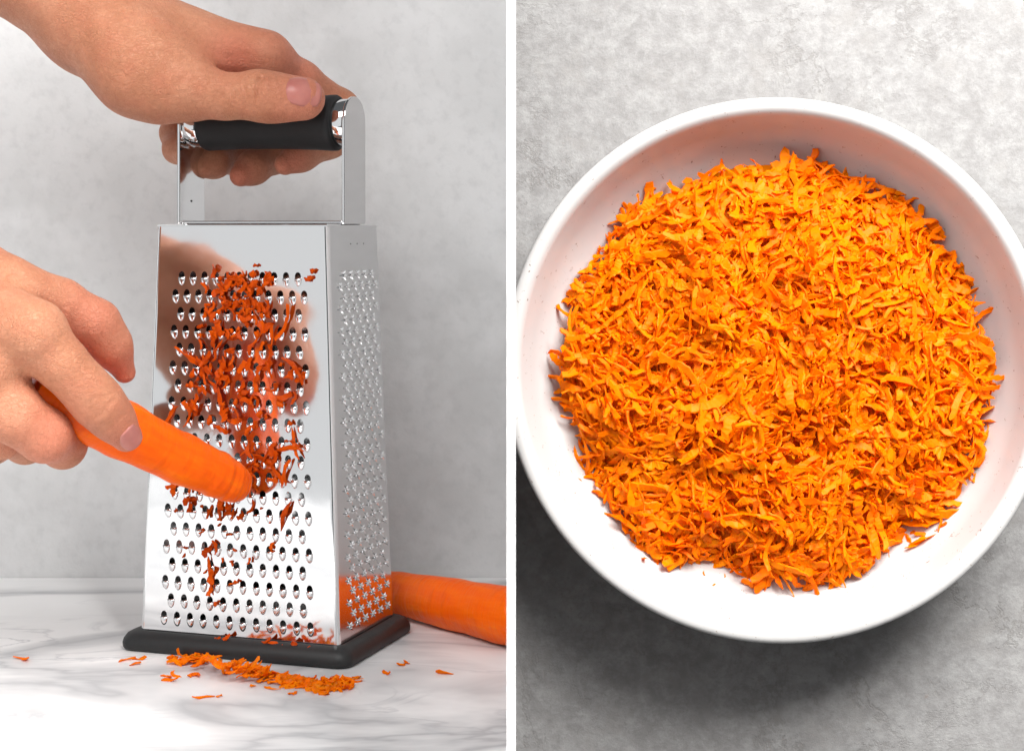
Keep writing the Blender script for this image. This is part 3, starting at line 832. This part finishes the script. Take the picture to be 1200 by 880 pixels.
# shreds on the foot and on the marble
LBM = 'small loose shred of carrot fallen on the marble before the grater'
def floor_shred(px, py, pool, z=0.0006, ang=None, tilt=0.25, label='lone carrot shred on bare marble apart from the low pile'):
    D = (CAMZ - z) * F / (py - 265); p = P(px, py, D)
    SM.add(rs.choice(pool), Matrix.Translation((p.x, p.y, z)) @ Matrix.Rotation(ang if ang is not None else rs.uniform(0, 6.28), 4, 'Z') @ Matrix.Rotation(rs.uniform(-tilt, tilt), 4, 'Y') @ Matrix.Rotation(rs.uniform(-.5, .5), 4, 'X'), label)
pool_f = shred_pool(50, (0.0022, 0.0088), (0.0010, 0.0034), (0.0003, 0.0007), 'shred')
ridge = [(208, 769), (238, 773), (268, 779), (300, 787), (330, 794), (350, 798), (385, 802), (402, 800)]
for _ in range(240):
    t = rs.random() ** 0.9 * (len(ridge) - 1); i = min(int(t), len(ridge) - 2); u = t - i
    x = ridge[i][0] * (1 - u) + ridge[i + 1][0] * u; y = ridge[i][1] * (1 - u) + ridge[i + 1][1] * u
    hgt = max(0.0, 1 - abs(x - 262) / 62)
    zz = 0.0007 + rs.random() * 0.0066 * hgt
    floor_shred(x + rs.gauss(0, 9), y + rs.uniform(-5, 7) - hgt * 2, pool_f, zz, None, 0.3 + .4 * hgt, 'carrot shred in the low pile along the rubber foot on the marble')
for x, y in ((196, 792), (205, 790), (222, 791), (228, 790), (238, 816), (257, 815), (341, 812), (346, 811), (164, 771), (148, 772), (158, 777), (380, 812), (384, 811), (376, 806), (414, 796), (418, 793), (470, 778), (476, 775), (453, 788), (522, 788), (200, 796), (296, 803), (318, 806), (28, 771)):
    floor_shred(x, y, pool_f)
SM.flush(75, LBM, 'shreds fallen on the marble', 'fine scraps of carrot in a low pile on the marble')
LBF = 'shred of carrot resting on the dark rubber foot of the grater'
for x, y in ((171, 755), (300, 754), (312, 751), (322, 755), (318, 764), (331, 768), (336, 758), (342, 756), (255, 748), (262, 750), (366, 762)):
    p = on_front(x, y, 0.0032)
    o = inst('carrot_shred', rs.choice(pool_s))
    o.matrix_world = Matrix.Translation(p) @ PF @ Matrix.Rotation(1.5 if x == 171 else rs.uniform(-.8, .8), 4, 'Z') @ Matrix.Rotation(-0.7, 4, 'X')
    tag(o, LBF, 'carrot shred', 'shreds on the rubber foot')

# ------------------------------------------------------------------ bowl and its heap
bowl_prof = [(0.0001, 0.004), (0.046, 0.004), (0.047, 0.0003), (0.054, 0.0003), (0.0565, 0.003), (0.075, 0.0085), (0.106, 0.020), (0.126, 0.038), (0.1350, 0.058), (0.1395, 0.0725), (0.1408, 0.0755), (0.1402, 0.0778), (0.1383, 0.0788), (0.1355, 0.0786), (0.1330, 0.0768), (0.1315, 0.0725), (0.1275, 0.0575), (0.120, 0.038), (0.102, 0.022), (0.076, 0.0125), (0.040, 0.0095), (0.0001, 0.009)]
bowl = empty('bowl', (0, 0, 0)); bowl.matrix_world = BMS
tag(bowl, 'wide white speckled ceramic bowl full of shredded carrot on stone', 'bowl')
v, f = lathe(bowl_prof[4:], 160); o = mesh_obj('bowl_wall', v, f, M['bowl'], bowl, True)
v, f = lathe(bowl_prof[:5], 96); o = mesh_obj('foot_ring', v, f, M['bowl'], bowl, True)

def inner_z(r):
    p = [(a, b) for a, b in bowl_prof[14:]][::-1]
    for (r0, z0), (r1, z1) in zip(p[:-1], p[1:]):
        if r0 <= r <= r1: return z0 + (z1 - z0) * (r - r0) / (r1 - r0)
    return 0.077
nrs = np.random.RandomState(5)
lump = [(nrs.uniform(-.11, .11), nrs.uniform(-.11, .11), nrs.uniform(.008, .024), nrs.uniform(-.0085, .0085)) for _ in range(110)]
RM = 0.1195
def heap(x, y):
    r = math.hypot(x, y + 0.004)
    q = r / RM
    z = 0.039 + 0.027 * (1 - q ** 2.4) - 0.010 * max(0, q - .8) * 5 * max(0, q - .8)
    for lx, ly, lr, lh in lump: z += lh * math.exp(-((x - lx) ** 2 + (y - ly) ** 2) / (lr * lr))
    return max(z, inner_z(min(r, .131)) + 0.001)
# core mound below the shreds
v, f = [], []
NR, NA = 40, 96
for i in range(NR + 1):
    r = 0.114 * i / NR
    for k in range(NA):
        a = 2 * math.pi * k / NA; x, y = r * math.cos(a), r * math.sin(a) - 0.004
        v.append((x, y, heap(x, y) - 0.0075 - (0.006 if i > NR - 3 else 0)))
for i in range(NR):
    for k in range(NA):
        k2 = (k + 1) % NA; f.append((i * NA + k, (i + 1) * NA + k, (i + 1) * NA + k2, i * NA + k2))
core_v, core_f = v, f
rb = random.Random(21)
def shred_matrix(x, y, dz, tilt, spread=0.55):
    z = heap(x, y) + dz; e = 0.002
    nrm = Vector(((heap(x - e, y) - heap(x + e, y)) / (2 * e), (heap(x, y - e) - heap(x, y + e)) / (2 * e), 1)).normalized()
    a = rb.gauss(local_dir(x, y), 0.75) if rb.random() < .7 else rb.uniform(0, 2 * math.pi)
    q = Vector((0, 0, 1)).rotation_difference(nrm).to_matrix().to_4x4()
    return Matrix.Translation((x, y, z)) @ q @ Matrix.Rotation(a, 4, 'Z') @ Matrix.Rotation(rb.gauss(0, tilt), 4, 'Y') @ Matrix.Rotation(rb.gauss(0, spread), 4, 'X')
V, Fc, tone = [tuple(p) for p in core_v], list(core_f), [0.0] * len(core_v)
def rand_xy(rm):
    while True:
        x, y = rb.uniform(-rm, rm), rb.uniform(-rm, rm)
        if math.hypot(x, y) < rm * (0.955 + 0.045 * math.sin(5 * math.atan2(y, x)) * math.cos(9 * math.atan2(y, x) + 1)): return x, y - 0.004
grain = [(rb.uniform(-.12, .12), rb.uniform(-.12, .12), rb.uniform(0, math.pi)) for _ in range(60)]
def local_dir(x, y): return min(grain, key=lambda q: (q[0] - x) ** 2 + (q[1] - y) ** 2)[2]
for n_ in range(3700):
    x, y = rand_xy(RM)
    if n_ % 5 < 1: L, w_, sg, dz = rb.uniform(.004, .010), rb.uniform(.0012, .0034), 6, rb.uniform(-0.005, 0.0025)
    else: L, w_, sg, dz = rb.choice((rb.uniform(.008, .018), rb.uniform(.015, .030))), rb.choice((rb.uniform(.0018, .0034), rb.uniform(.0030, .0060))), 11, rb.uniform(-0.0065, 0.0016)
    sv, sf = shred_verts(rb, L, w_, rb.uniform(.0004, .0009), sg)
    m = shred_matrix(x, y, dz, 0.30, 0.7)
    b = len(V); tn = rb.random()
    V += [tuple(m @ Vector(p)) for p in sv]; Fc += [tuple(i + b for i in q) for q in sf]; tone += [tn] * len(sv)
o = mesh_obj('shredded_carrot', V, Fc, M['shred'], None, False); o.matrix_world = BMS
at = o.data.attributes.new('tone', 'FLOAT', 'POINT'); at.data.foreach_set('value', np.array(tone, dtype=np.float32))
tag(o, 'mass of orange shredded carrot filling the white bowl', 'shredded carrot', kind='stuff')
pool_b = []
for _ in range(40):
    v, f = shred_verts(rb, rb.uniform(.018, .034), rb.uniform(.0030, .0058), rb.uniform(.0006, .0011), 12); pool_b.append(mesh_data('carrot_shred', v, f, M['shred'], False))
for n_ in range(110):
    x, y = rand_xy(RM * (1.0 if n_ % 3 else 0.99))
    o = inst('carrot_shred', rb.choice(pool_b)); o.matrix_world = BMS @ shred_matrix(x, y, rb.uniform(0.0002, 0.0022), 0.16, 0.4)
    tag(o, 'long shred of carrot on top of the heap in the white bowl', 'carrot shred', 'shreds on top of the heap in the bowl')
